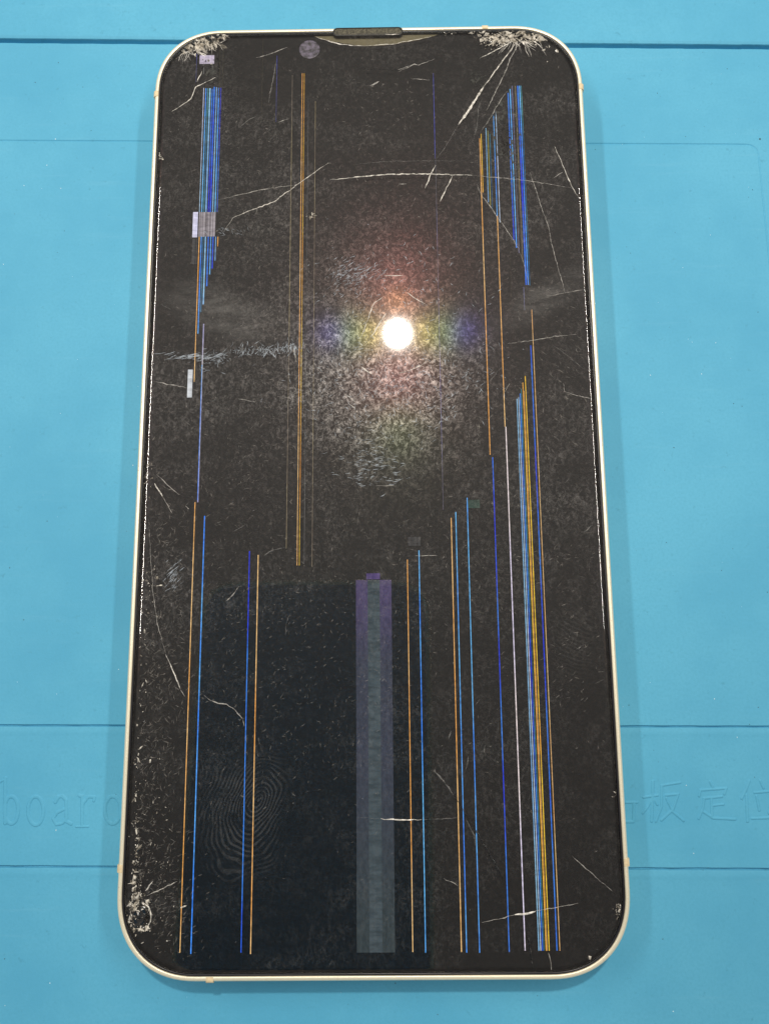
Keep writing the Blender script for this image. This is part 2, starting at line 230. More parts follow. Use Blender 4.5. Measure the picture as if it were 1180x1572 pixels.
# scratch patches: (x, y, spread x, spread y, count, length, angle, angle spread, tone)
SCRATCHES = [
    (-27.24,15.68,2.66,0.38,70,1.6,10,14,'c'), (-17.05,16.62,2.85,0.57,130,0.8,70,40,'c'), (-12.47,17.1,0.95,0.57,50,0.8,80,30,'c'),
    (-24.15,14.89,1.33,0.76,40,0.7,-40,40,'c'), (-2.24,29.87,2.28,1.14,110,0.9,35,14,'c'), (-3.8,28.23,1.71,1.33,60,0.7,40,30,'c'),
    (0.66,-2.58,2.47,1.71,90,1.0,2,12,'c'), (-0.32,0.49,1.71,2.09,50,0.7,5,25,'c'), (3.27,10.84,7.12,3.8,620,0.7,0,90,'c'),
    (3.39,22.64,5.7,6.65,330,0.7,0,90,'c'), (-0.79,4.61,8.55,5.22,420,0.6,0,90,'w'), (-8.88,14.17,5.7,5.7,240,0.6,0,90,'w'),
    (3.75,58.12,7.6,4.75,170,0.5,20,60,'w'), (-22.97,47.87,6.65,10.45,120,0.6,30,60,'w'), (5.66,39.35,10.45,6.65,220,0.6,20,60,'w'),
    (21.38,9.57,7.6,11.4,170,0.7,-50,40,'w'), (-18.69,-2.37,10.45,8.55,330,0.6,30,60,'w'), (-30.98,-18.14,2.38,8.55,220,0.8,40,50,'w'),
    (-31.12,-37.93,2.09,10.45,280,0.8,60,50,'w'), (-31.75,-55.73,1.9,8.55,260,0.7,45,60,'w'), (-29.15,-63.44,2.85,4.75,260,0.6,40,25,'w'),
    (-8.54,-33.51,8.55,7.6,260,0.5,45,50,'w'), (-12.46,-23.13,6.65,3.8,120,0.5,50,40,'w'), (14.52,-20.51,5.7,8.55,110,0.5,60,60,'w'),
    (29.61,-26.36,4.28,10.45,150,0.7,40,30,'w'), (31.63,13.67,2.85,6.65,90,0.9,-40,15,'w'), (-29.4,-18.64,0.67,0.95,40,1.0,40,10,'c'),
    (-22.68,36.91,1.9,0.38,30,0.6,-20,30,'c'), (31.7,57.68,2.85,5.7,40,0.5,40,60,'w'), (1.76,-46.3,21.85,14.25,120,0.4,60,60,'w'),
    (-25.8,-27.76,4.75,4.75,80,0.6,30,40,'w'), (26.07,25.62,5.7,2.85,40,0.6,20,40,'w'), (-14.08,22.86,11.4,8.55,260,0.5,50,70,'w'),
    (-2.82,-10.57,13.3,5.7,220,0.5,70,50,'w'), (-32.41,57.5,1.71,5.7,40,0.4,40,60,'w'), (-13.16,-41.71,8.55,6.65,140,0.6,60,40,'w'),
]
MARKS = {'fingerprint': (-16.08, -50.42), 'fp_c': (-18.36, -51.9), 'haze_a': (-23.35, 22.99), 'haze_b': (28.1, 25.04), 'haze_c': (2.26, 10.85), 'broad': (-4.81, 14.12), 'print_b': (29.51, -28.25)}
# raised lettering of the mat: one list of (points, stroke width) per character, in mm
GLYPHS = [

    [([(-56.08,-48.48),(-55.59,-55.0)],0.5),([(-57.04,-49.15),(-56.08,-48.54)],0.3),([(-53.76,-53.11),(-53.76,-53.67),(-53.85,-54.18),(-54.01,-54.61),(-54.24,-54.91),(-54.51,-55.07),(-54.81,-55.06),(-55.11,-54.9),(-55.38,-54.6),(-55.61,-54.17),(-55.77,-53.66),(-55.85,-53.1),(-55.85,-52.54),(-55.77,-52.02),(-55.6,-51.6),(-55.38,-51.29),(-55.1,-51.13),(-54.8,-51.13),(-54.5,-51.3),(-54.23,-51.61),(-54.0,-52.04),(-53.84,-52.55),(-53.76,-53.11)],0.5)],
    [([(-49.92,-53.23),(-49.93,-53.81),(-50.03,-54.34),(-50.22,-54.78),(-50.48,-55.1),(-50.79,-55.26),(-51.12,-55.26),(-51.45,-55.09),(-51.75,-54.77),(-52.0,-54.33),(-52.17,-53.8),(-52.26,-53.22),(-52.25,-52.64),(-52.15,-52.1),(-51.96,-51.66),(-51.71,-51.34),(-51.4,-51.18),(-51.06,-51.18),(-50.73,-51.35),(-50.43,-51.67),(-50.18,-52.12),(-50.01,-52.65),(-49.92,-53.23)],0.5)],
    [([(-48.19,-52.0),(-47.8,-51.24),(-47.2,-51.11),(-46.56,-51.73),(-46.33,-54.78),(-45.64,-55.13)],0.5),([(-46.48,-52.88),(-47.85,-53.53),(-48.4,-54.39),(-47.84,-55.24),(-46.95,-55.06),(-46.39,-54.4)],0.42)],
    [([(-44.58,-51.07),(-44.13,-51.17),(-43.92,-55.46)],0.5),([(-44.82,-55.55),(-43.01,-55.56)],0.3),([(-44.0,-52.32),(-43.26,-51.27),(-42.25,-51.28),(-42.36,-51.85)],0.42)],
    [([(-38.22,-53.22),(-38.24,-53.78),(-38.36,-54.29),(-38.56,-54.71),(-38.83,-55.01),(-39.15,-55.17),(-39.5,-55.17),(-39.83,-55.01),(-40.14,-54.7),(-40.38,-54.27),(-40.55,-53.76),(-40.63,-53.2),(-40.61,-52.64),(-40.5,-52.13),(-40.29,-51.7),(-40.02,-51.4),(-39.7,-51.24),(-39.35,-51.24),(-39.02,-51.4),(-38.71,-51.71),(-38.46,-52.14),(-38.3,-52.66),(-38.22,-53.22)],0.5),([(-38.15,-48.52),(-37.81,-55.41)],0.5)],
    [([(37.87,-52.64),(39.63,-52.65)],0.35),([(39.16,-52.64),(38.88,-55.41),(37.7,-55.4)],0.4)],
    [([(40.61,-51.93),(42.78,-51.64)],0.34),([(42.21,-49.67),(41.61,-55.33)],0.42),([(41.91,-52.05),(41.16,-53.28),(40.35,-54.19)],0.34),([(42.04,-52.05),(42.63,-52.98)],0.34),([(43.46,-50.24),(46.26,-49.84)],0.34),([(43.46,-50.24),(43.21,-53.29),(42.25,-55.33)],0.38),([(43.97,-51.65),(45.88,-51.5),(44.9,-53.71),(43.07,-55.23)],0.36),([(44.05,-52.06),(44.87,-54.02),(46.39,-55.32)],0.36)],
    [([(50.76,-49.73),(51.11,-50.5)],0.36),([(48.96,-51.79),(49.24,-50.96),(53.14,-50.72),(52.77,-51.54)],0.34),([(49.64,-52.14),(52.35,-51.91)],0.34),([(50.78,-52.11),(50.65,-54.88)],0.4),([(50.78,-53.18),(52.52,-53.02)],0.32),([(49.67,-52.35),(49.34,-53.74),(48.66,-55.01)],0.36),([(49.34,-53.99),(50.81,-54.98),(54.11,-55.16)],0.36)],
    [([(56.68,-49.67),(56.1,-50.91),(55.3,-52.18)],0.38),([(56.07,-51.73),(55.91,-55.46)],0.42),([(58.32,-49.68),(58.74,-50.72)],0.36),([(57.35,-51.37),(60.82,-51.11)],0.34),([(57.56,-51.85),(57.81,-53.9)],0.36),([(59.89,-51.76),(59.18,-54.32)],0.36),([(56.59,-55.06),(60.88,-54.94)],0.34)],
]
# specks of dirt on the mat: (x, y, size, tone) in mm
SPECKS = [
    (68.09,57.53,0.9,'dark'), (59.48,74.79,0.5,'dark'), (-59.71,70.75,0.5,'dark'), (-51.12,69.69,0.4,'dark'), (44.09,75.45,0.5,'dark'),
    (67.72,64.78,0.3,'dark'), (51.94,71.38,0.3,'dark'), (-51.34,55.73,0.3,'dark'), (65.97,47.86,0.5,'dark'), (-55.36,59.46,0.5,'light'),
    (-56.53,54.42,0.5,'light'), (47.17,-50.26,0.4,'light'), (55.41,-43.3,0.5,'light'), (-47.84,-56.06,0.5,'light'), (43.19,-46.83,0.25,'dark'),
    (42.62,-45.11,0.25,'dark'), (-49.12,61.02,0.4,'dark'), (55.08,74.86,0.4,'light'),
]

# ------------------------------------------------------------------ helpers
def link(name, mesh, mat=None, parent=None):
    o = bpy.data.objects.new(name, mesh)
    COL.objects.link(o)
    if mat is not None:
        mesh.materials.append(mat)
    if parent is not None:
        o.parent = parent
    return o

def build(name, verts, faces, mat=None, parent=None, smooth=False, flat_faces=()):
    me = bpy.data.meshes.new(name)
    me.from_pydata([(x * MM, y * MM, z * MM) for x, y, z in verts], [], faces)
    if smooth:
        me.polygons.foreach_set('use_smooth', [len(f) <= 4 and i not in flat_faces for i, f in enumerate(faces)])
    me.update()
    return link(name, me, mat, parent)

def tag(o, label, cat, group=None, kind=None):
    o['label'] = label; o['category'] = cat
    if group: o['group'] = group
    if kind: o['kind'] = kind
    return o

def empty(name, loc=(0, 0, 0)):
    o = bpy.data.objects.new(name, None)
    o.location = Vector(loc) * MM
    o.empty_display_size = 0.01
    COL.objects.link(o)
    return o

def rounded(w, l, r, n=14, e=2.25):
    """outline of a rounded rectangle with slightly squared, continuous corners, counter-clockwise"""
    pts = []
    for sx, sy, a0 in ((1, 1, 0), (-1, 1, 90), (-1, -1, 180), (1, -1, 270)):
        cx, cy = sx * (w / 2 - r), sy * (l / 2 - r)
        for k in range(n + 1):
            a = math.radians(a0 + 90.0 * k / n)
            c, s = math.cos(a), math.sin(a)
            pts.append((cx + r * math.copysign(abs(c) ** (2 / e), c), cy + r * math.copysign(abs(s) ** (2 / e), s)))
    return pts

def loft(w, l, r, profile, cap_bottom=False, cap_top=False, close=False, n=14):
    verts, faces, m = [], [], None
    for inset, z in profile:
        o = rounded(w - 2 * inset, l - 2 * inset, max(r - inset, 0.2), n)
        m = len(o)
        verts += [(x, y, z) for x, y in o]
    k = len(profile)
    for i in range(k if close else k - 1):
        j = (i + 1) % k
        for a in range(m):
            b = (a + 1) % m
            faces.append((i * m + a, i * m + b, j * m + b, j * m + a))
    if cap_bottom: faces.append(tuple(range(m))[::-1])
    if cap_top: faces.append(tuple(range((k - 1) * m, k * m)))
    return verts, faces

def box(x0, y0, z0, x1, y1, z1):
    v = [(x, y, z) for z in (z0, z1) for x, y in ((x0, y0), (x1, y0), (x1, y1), (x0, y1))]
    f = [(3, 2, 1, 0), (4, 5, 6, 7), (0, 1, 5, 4), (1, 2, 6, 5), (2, 3, 7, 6), (3, 0, 4, 7)]
    return v, f

# ------------------------------------------------------------------ materials
class Nodes:
    def __init__(self, name):
        self.mat = bpy.data.materials.new(name)
        self.mat.use_nodes = True
        self.t = self.mat.node_tree
        self.t.nodes.clear()
        self.out = self.t.nodes.new('ShaderNodeOutputMaterial')
    def put(self, sock, v):
        if hasattr(v, 'links'): self.t.links.new(v, sock)
        elif isinstance(v, tuple) and len(v) == 3 and sock.type == 'RGBA': sock.default_value = (*v, 1)
        else: sock.default_value = v
    def new(self, kind, out=0, **kw):
        n = self.t.nodes.new(kind)
        for k, v in kw.items():
            if k.startswith('_'): setattr(n, k[1:], v)
        for k, v in kw.items():
            if k.startswith('_'): continue
            key = k.replace('__', ' ')
            if key.startswith('i') and key[1:].isdigit(): self.put(n.inputs[int(key[1:])], v)
            else: self.put(n.inputs[key], v)
        return n.outputs[out]
    def math(self, op, a, b=0.0, c=None, clamp=False):
        kw = dict(_operation=op, _use_clamp=clamp, i0=a, i1=b)
        if c is not None: kw['i2'] = c
        return self.new('ShaderNodeMath', **kw)
    def ramp(self, v, lo, hi, a=0.0, b=1.0):
        return self.new('ShaderNodeMapRange', _interpolation_type='SMOOTHSTEP', i0=v, i1=lo, i2=hi, i3=a, i4=b)
    def mixrgb(self, f, a, b):
        n = self.t.nodes.new('ShaderNodeMix'); n.data_type = 'RGBA'
        self.put(n.inputs[0], f); self.put(n.inputs[6], a); self.put(n.inputs[7], b)
        return n.outputs[2]
    def mixsh(self, f, a, b):
        return self.new('ShaderNodeMixShader', i0=f, i1=a, i2=b)
    def addsh(self, a, b):
        return self.new('ShaderNodeAddShader', i0=a, i1=b)
    def coords(self, scale=(1, 1, 1), rot=(0, 0, 0), loc=(0, 0, 0)):
        """object coordinates in millimetres"""
        o = self.new('ShaderNodeTexCoord', 3)
        mm = self.new('ShaderNodeVectorMath', _operation='SCALE', i0=o, Scale=1000.0)
        return self.new('ShaderNodeMapping', Vector=mm, Scale=scale, Rotation=rot, Location=loc)
    def noise(self, vec, scale, detail=3, rough=0.55, dist=0.0):
        return self.new('ShaderNodeTexNoise', Vector=vec, Scale=scale, Detail=detail, Roughness=rough, Distortion=dist)
    def surface(self, s):
        self.t.links.new(s, self.out.inputs['Surface']); return self.mat
    def principled(self, **kw):
        return self.new('ShaderNodeBsdfPrincipled', **kw)

def simple(name, color, rough=0.5, metal=0.0, spec=0.5, var=0.12, scale=1.5):
    n = Nodes(name)
    f = n.noise(n.coords(), scale, 4)
    c = n.mixrgb(n.ramp(f, 0.3, 0.7), tuple(x * (1 - var) for x in color), tuple(min(1, x * (1 + var)) for x in color))
    return n.surface(n.principled(Base__Color=c, Roughness=rough, Metallic=metal, Specular__IOR__Level=spec))

def mat_silicone():
    n = Nodes('blue_silicone')
    v = n.coords()
    big = n.noise(v, 0.03, 5, 0.65)
    fine = n.noise(v, 2.2, 4, 0.7)
    c = n.mixrgb(n.ramp(big, 0.3, 0.7), (0.082, 0.365, 0.560), (0.110, 0.425, 0.620))
    c = n.mixrgb(n.ramp(fine, 0.35, 0.72, 0, 0.42), c, (0.078, 0.345, 0.51))
    wear = n.ramp(n.noise(n.coords(scale=(0.05, 0.6, 1)), 1.0, 5, 0.7), 0.55, 0.8, 0, 0.16)
    c = n.mixrgb(wear, c, (0.21, 0.51, 0.67))
    dirt = n.ramp(n.noise(v, 0.55, 4, 0.65), 0.62, 0.76, 0, 0.40)
    c = n.mixrgb(dirt, c, (0.06, 0.25, 0.37))
    bump = n.new('ShaderNodeBump', Strength=0.25, Distance=0.00006, Height=n.noise(v, 3.5, 3, 0.6))
    return n.surface(n.principled(Base__Color=c, Roughness=0.62, Specular__IOR__Level=0.3, Normal=bump))

def mat_frame():
    n = Nodes('champagne_aluminium')
    v = n.coords()
    s = n.noise(n.coords(scale=(1, 1, 3)), 4.0, 4, 0.7)
    c = n.mixrgb(n.ramp(s, 0.3, 0.8), (0.97, 0.90, 0.70), (0.92, 0.80, 0.58))
    nick = n.ramp(n.noise(v, 1.6, 5, 0.75), 0.62, 0.70, 0, 0.6)
    c = n.mixrgb(nick, c, (0.42, 0.34, 0.24))
    bump = n.new('ShaderNodeBump', Strength=0.3, Distance=0.00004, Height=n.noise(v, 6.0, 3, 0.6))
    return n.surface(n.principled(Base__Color=c, Roughness=0.36, Metallic=0.45, Normal=bump))

def tilted(n, tx, ty):
    g = n.new('ShaderNodeNewGeometry', 1)
    a = n.new('ShaderNodeVectorMath', _operation='ADD', i0=g, i1=(tx, ty, 0))
    return n.new('ShaderNodeVectorMath', _operation='NORMALIZE', i0=a)

def mat_glass():
    """thin cover glass: clear sheet, mirror coat, grease, dust, fingerprint, and the weak colour
    orders that the pixel grid under the glass throws beside every bright reflection"""
    n = Nodes('cover_glass')
    v = n.coords()
    vs_ = n.coords(scale=(1.0, 0.45, 1), rot=(0, 0, 0.35))
    g1 = n.noise(v, 1.6, 5, 0.75, 0.9)
    grain = n.ramp(g1, 0.46, 0.66)
    streak = n.ramp(n.noise(vs_, 1.2, 5, 0.75, 1.6), 0.49, 0.66)
    cloud = n.ramp(n.noise(v, 0.06, 5, 0.65, 0.8), 0.42, 0.66)
    wipe = n.ramp(n.noise(n.coords(scale=(0.22, 1.0, 1), rot=(0, 0, -0.5)), 0.10, 3, 0.6, 0.8), 0.48, 0.66)
    rag = n.math('MULTIPLY', n.math('SUBTRACT', n.noise(v, 0.16, 4, 0.65), 0.5), 0.9)
    sep = n.new('ShaderNodeSeparateXYZ', i0=v)
    X, Y = sep, sep.node.outputs[1]
    def blob(c, rx, ry, inner=0.2, turn=0.0):
        ox, oy = n.math('SUBTRACT', X, c[0]), n.math('SUBTRACT', Y, c[1])
        if turn:
            cs, sn = math.cos(turn), math.sin(turn)
            ox, oy = n.math('ADD', n.math('MULTIPLY', ox, cs), n.math('MULTIPLY', oy, sn)), n.math('SUBTRACT', n.math('MULTIPLY', oy, cs), n.math('MULTIPLY', ox, sn))
        dx, dy = n.math('DIVIDE', ox, rx), n.math('DIVIDE', oy, ry)
        d = n.math('SQRT', n.math('ADD', n.math('MULTIPLY', dx, dx), n.math('MULTIPLY', dy, dy)))
        d = n.math('ADD', d, rag)
        return n.ramp(d, inner, 1.0, 1.0, 0.0)
    lanes = n.ramp(n.noise(n.coords(scale=(0.25, 1.0, 1), rot=(0, 0, -0.3)), 0.55, 4, 0.7, 0.6), 0.36, 0.62, 0.25, 1.0)
    haze = n.math('MAXIMUM', blob(MARKS['haze_a'], 14, 5.5, 0.1, -0.35), n.math('MULTIPLY', blob(MARKS['haze_b'], 15, 4.0, 0.1, 0.5), 0.9))
    haze = n.math('MULTIPLY', haze, lanes)
    broad = blob(MARKS['broad'], 27, 44, 0.0)
    lamp_glow = blob(MARKS['haze_c'], 20, 17, 0.1)  # lamp's glow painted in: extra sheen masked round its reflection
    # fingerprint ridges: bent ovals round a core
    c = MARKS['fingerprint']
    wob = n.math('MULTIPLY', n.math('SUBTRACT', n.noise(v, 0.20, 1, 0.5), 0.5), 2.4)
    px = n.math('SUBTRACT', X, c[0]); py = n.math('SUBTRACT', Y, c[1])
    shear = n.math('ADD', px, n.math('MULTIPLY', py, -0.30))
    low = n.math('MULTIPLY', n.math('MINIMUM', py, 0.0), 0.62)
    hi = n.math('MULTIPLY', n.math('MAXIMUM', py, 0.0), 0.85)
    yy = n.math('ADD', low, hi)
    rad = n.math('SQRT', n.math('ADD', n.math('MULTIPLY', shear, shear), n.math('MULTIPLY', yy, yy)))
    ph = n.math('MULTIPLY', n.math('ADD', rad, wob), 2 * math.pi / 0.49)
    ridge = n.ramp(n.math('SINE', ph), -0.1, 0.7)
    pf = MARKS['fp_c']
    fp = n.math('MULTIPLY', n.math('MULTIPLY', ridge, blob((pf[0], pf[1] - 0.5), 8.2, 11.5, 0.35)), n.ramp(n.noise(v, 0.45, 4, 0.7), 0.36, 0.60, 0.12, 1.0))
    c2 = MARKS['print_b']
    qx, qy = n.math('MULTIPLY', n.math('SUBTRACT', X, c2[0] + 7.0), 0.8), n.math('SUBTRACT', Y, c2[1] + 9.0)
    rad2 = n.math('SQRT', n.math('ADD', n.math('MULTIPLY', qx, qx), n.math('MULTIPLY', qy, qy)))
    ridge2 = n.ramp(n.math('SINE', n.math('MULTIPLY', n.math('ADD', rad2, wob), 2 * math.pi / 0.6)), -0.1, 0.7)
    fp = n.math('ADD', fp, n.math('MULTIPLY', n.math('MULTIPLY', ridge2, blob(c2, 5.0, 8.0, 0.1)), 0.3))
    # film amount: dirt, fingerprints, haze patches and a broad paler centre
    zone = n.math('ADD', n.math('ADD', 0.08, n.math('MULTIPLY', cloud, 0.70)), n.math('ADD', n.math('MULTIPLY', wipe, 0.5), n.math('MULTIPLY', broad, 0.65)))
    amt = n.math('MULTIPLY', n.math('ADD', n.math('MULTIPLY', grain, 0.55), n.math('MULTIPLY', streak, 0.65)), zone)
    amt = n.math('ADD', amt, n.math('MULTIPLY', haze, 0.85))
    amt = n.math('ADD', amt, n.math('MULTIPLY', fp, 0.85))
    bump_f = n.new('ShaderNodeBump', Strength=0.7, Distance=0.00012, Height=g1)
    clear = n.new('ShaderNodeBsdfTransparent', Color=(1, 1, 1))
    mirror = n.new('ShaderNodeBsdfGlossy', Color=(1, 1, 1), Roughness=0.03)
    s = n.mixsh(n.new('ShaderNodeFresnel', IOR=1.5), clear, mirror)
    # fine scuffing: broad glow round the lamp
    scuff = n.new('ShaderNodeBsdfGlossy', Color=(1.0, 0.98, 0.96), Roughness=0.40, Normal=bump_f)
    sw = n.math('MULTIPLY', n.math('ADD', 0.05, n.math('ADD', n.math('MULTIPLY', amt, 0.5), n.math('MULTIPLY', n.math('MULTIPLY', lamp_glow, n.math('ADD', grain, n.math('MULTIPLY', streak, 0.6))), 3.2))), 0.030)
    s = n.mixsh(sw, s, scuff)
    tight = n.new('ShaderNodeBsdfGlossy', Color=(1.0, 0.88, 0.82), Roughness=0.24, Normal=bump_f)
    s = n.mixsh(n.math('MULTIPLY', n.math('ADD', 0.3, grain), 0.0035), s, tight)
    # diffraction orders
    sparkle = n.math('ADD', 0.45, n.math('ADD', grain, n.math('MULTIPLY', streak, 0.5)))
    for tx, ty, r, col, w in ((0.021, 0, 0.10, (0.85, 0.75, 0.1), 3.0), (-0.021, 0, 0.10, (0.85, 0.75, 0.1), 3.0),
                              (0.039, 0, 0.13, (0.15, 0.75, 0.2), 2.6), (-0.039, 0, 0.13, (0.15, 0.75, 0.2), 2.6),
                              (0.056, 0, 0.11, (0.14, 0.08, 1.0), 1.8), (-0.056, 0, 0.11, (0.14, 0.08, 1.0), 1.8),
                              (0, 0.036, 0.19, (1.0, 0.30, 0.36), 12.0), (0, -0.034, 0.20, (1.0, 0.36, 0.36), 15.0),
                              (0, -0.024, 0.09, (1.0, 0.45, 0.1), 1.6), (0, 0.072, 0.17, (0.35, 0.8, 0.25), 4.0),
                              (0, 0.0, 0.16, (1.0, 0.66, 0.56), 9.0)):
        g = n.new('ShaderNodeBsdfGlossy', Color=col, Roughness=r, Normal=tilted(n, tx, ty))
        s = n.mixsh(n.math('MULTIPLY', sparkle, w * 0.00018), s, g)
    # dust, grease and the haze patches scatter a little light everywhere
    dust = n.new('ShaderNodeBsdfDiffuse', Color=(0.84, 0.81, 0.77))
    s = n.mixsh(n.math('MULTIPLY', amt, 0.033), s, dust)
    return n.surface(s)

def mat_panel():
    n = Nodes('dead_display')
    v = n.coords()
    c = n.mixrgb(n.noise(v, 0.05, 3), (0.0025, 0.0026, 0.003), (0.005, 0.0045, 0.004))
    return n.surface(n.principled(Base__Color=c, Roughness=0.6, Specular__IOR__Level=0.2))

def mat_lit(name, a, b, strength, period=1.0, block=False):
    """glowing subpixels; the hue drifts along the column"""
    n = Nodes(name)
    if block:
        k = n.noise(n.coords(scale=(3.2, 0.02, 1)), 1.0, 2, 0.6)
    else:
        k = n.noise(n.coords(scale=(0.8, 0.055 * period, 1)), 1.0, 2, 0.55)
    c = n.mixrgb(n.ramp(k, 0.38, 0.62), a, b)
    fl = n.noise(n.coords(scale=(0.3, 1.0, 1)), 1.3, 3, 0.7)
    return n.surface(n.new('ShaderNodeEmission', Color=c, Strength=n.ramp(fl, 0.28, 0.68, strength * 0.75, strength * 1.3)))

def mat_crack(name, color, cover, rough=0.35):
    n = Nodes(name)
    v = n.coords()
    k = n.noise(v, 1.6, 3, 0.7)
    p = n.principled(Base__Color=color, Roughness=rough, Specular__IOR__Level=0.6)
    clear = n.new('ShaderNodeBsdfTransparent', Color=(1, 1, 1))
    return n.surface(n.mixsh(n.ramp(k, 0.3, 0.62, cover * 0.25, cover), clear, p))

M = dict(
    silicone=mat_silicone(), frame=mat_frame(), glass=mat_glass(), panel=mat_panel(),
    gasket=simple('black_gasket', (0.012, 0.011, 0.013), 0.3),
    band=simple('cream_antenna_plastic', (0.72, 0.58, 0.36), 0.5),
    back=simple('back_glass', (0.6, 0.55, 0.45), 0.2),
    slot=simple('earpiece_rim', (0.008, 0.008, 0.006), 0.6),
    grille=simple('earpiece_grille', (0.075, 0.068, 0.046), 0.8, scale=3, var=0.6),
    bezel=simple('bare_bezel', (0.115, 0.098, 0.048), 0.7),
    lens=simple('camera_lens', (0.080, 0.068, 0.098), 0.5, var=0.9, scale=1.6),
    speck_dark=simple('dark_lint', (0.05, 0.12, 0.15), 0.8),
    speck_light=simple('pale_lint', (0.62, 0.80, 0.86), 0.8),
    b=mat_crack('crack_bright', (0.85, 0.80, 0.72), 0.95), m=mat_crack('crack_medium', (0.78, 0.74, 0.68), 0.50),
    f=mat_crack('crack_faint', (0.7, 0.68, 0.64), 0.20), d=mat_crack('crack_dark', (0.004, 0.004, 0.004), 0.9),
    chip=mat_crack('glass_chips', (0.80, 0.74, 0.64), 0.9, 0.15), chip_dim=mat_crack('glass_chips_dim', (0.50, 0.44, 0.35), 0.5, 0.2),
    w=mat_crack('scratch_warm', (0.62, 0.57, 0.50), 0.22), c=mat_crack('scratch_cool', (0.55, 0.61, 0.68), 0.6),
    navy=simple('blue_phone_back', (0.08, 0.34, 0.52), 0.6), black=simple('lens_black', (0.01, 0.01, 0.012), 0.2),
)
LIT = dict(
    orange=((0.88, 0.40, 0.09), (0.92, 0.58, 0.24), 0.95), amber=((0.95, 0.62, 0.04), (0.95, 0.40, 0.06), 0.85),
    amberdim=((0.6, 0.55, 0.1), (0.3, 0.4, 0.2), 0.6), tan=((0.45, 0.36, 0.20), (0.30, 0.24, 0.18), 0.55),
    tanb=((0.85, 0.62, 0.30), (0.85, 0.42, 0.14), 0.8), blue=((0.02, 0.05, 0.80), (0.05, 0.26, 0.90), 0.85),
    azure=((0.04, 0.24, 0.95), (0.14, 0.50, 0.92), 0.95), sky=((0.25, 0.52, 0.92), (0.35, 0.68, 0.95), 0.75),
    teal=((0.02, 0.14, 0.30), (0.10, 0.42, 0.45), 0.7), pale=((0.70, 0.72, 0.90), (0.45, 0.66, 0.85), 0.75),
    lavender=((0.42, 0.40, 0.70), (0.55, 0.50, 0.48), 0.8), white=((0.80, 0.72, 0.92), (0.95, 0.82, 0.80), 0.95),
    dim=((0.10, 0.09, 0.06), (0.05, 0.05, 0.05), 0.6), dimgrey=((0.22, 0.21, 0.20), (0.12, 0.12, 0.12), 0.6),
    dimblue=((0.10, 0.12, 0.60), (0.12, 0.12, 0.25), 0.6), dimlav=((0.25, 0.24, 0.48), (0.18, 0.17, 0.20), 0.6),
)
LITM = {k: mat_lit('lit_' + k, a, b, s) for k, (a, b, s) in LIT.items()}
BLOCK = dict(
    lavblock=((0.60, 0.58, 0.76), (0.66, 0.64, 0.80), 1.0), greyblock=((0.16, 0.14, 0.15), (0.36, 0.32, 0.34), 1.0),
    mauveblock=((0.42, 0.36, 0.46), (0.55, 0.48, 0.58), 1.0), whiteblock=((0.52, 0.54, 0.56), (0.58, 0.60, 0.62), 1.0),
    greenblock=((0.03, 0.055, 0.045), (0.04, 0.065, 0.05), 1.0), duskblock=((0.035, 0.034, 0.034), (0.06, 0.058, 0.056), 1.0),
    bandtop=((0.06, 0.04, 0.13), (0.09, 0.06, 0.17), 0.9),
)
BLOCKM = {k: mat_lit('lit_' + k, a, b, s, block=True) for k, (a, b, s) in BLOCK.items()}

def mat_band(y0, y1):
    n = Nodes('lit_band')
    sep = n.new('ShaderNodeSeparateXYZ', i0=n.coords())
    X, Y = sep, sep.node.outputs[1]
    c = n.mixrgb(n.ramp(Y, y1 - 14, y1), (0.050, 0.052, 0.070), (0.082, 0.062, 0.130))
    c = n.mixrgb(n.ramp(Y, y0, y0 + 30, 1, 0), c, (0.042, 0.051, 0.052))
    k = n.noise(n.coords(scale=(2, 0.8, 1)), 1.0, 5, 0.75)
    return n.surface(n.new('ShaderNodeEmission', Color=c, Strength=n.ramp(k, 0.3, 0.7, 0.75, 1.2)))

# ------------------------------------------------------------------ the blue mat
def groove_slope(v):
    return float(np.interp(v, (-62.0, -41.0, 58.0, 77.5), (-0.0094, -0.0094, -0.0214, -0.0267)))

def axis(lo, hi, step, bands):
    s = set(round(x, 4) for x in np.arange(lo, hi + step, step))
    for c, half, st in bands:
        s = {x for x in s if abs(x - c) > half}
        s |= {round(c + d, 4) for d in np.arange(-half, half + st / 2, st)}
    return np.array(sorted(s))

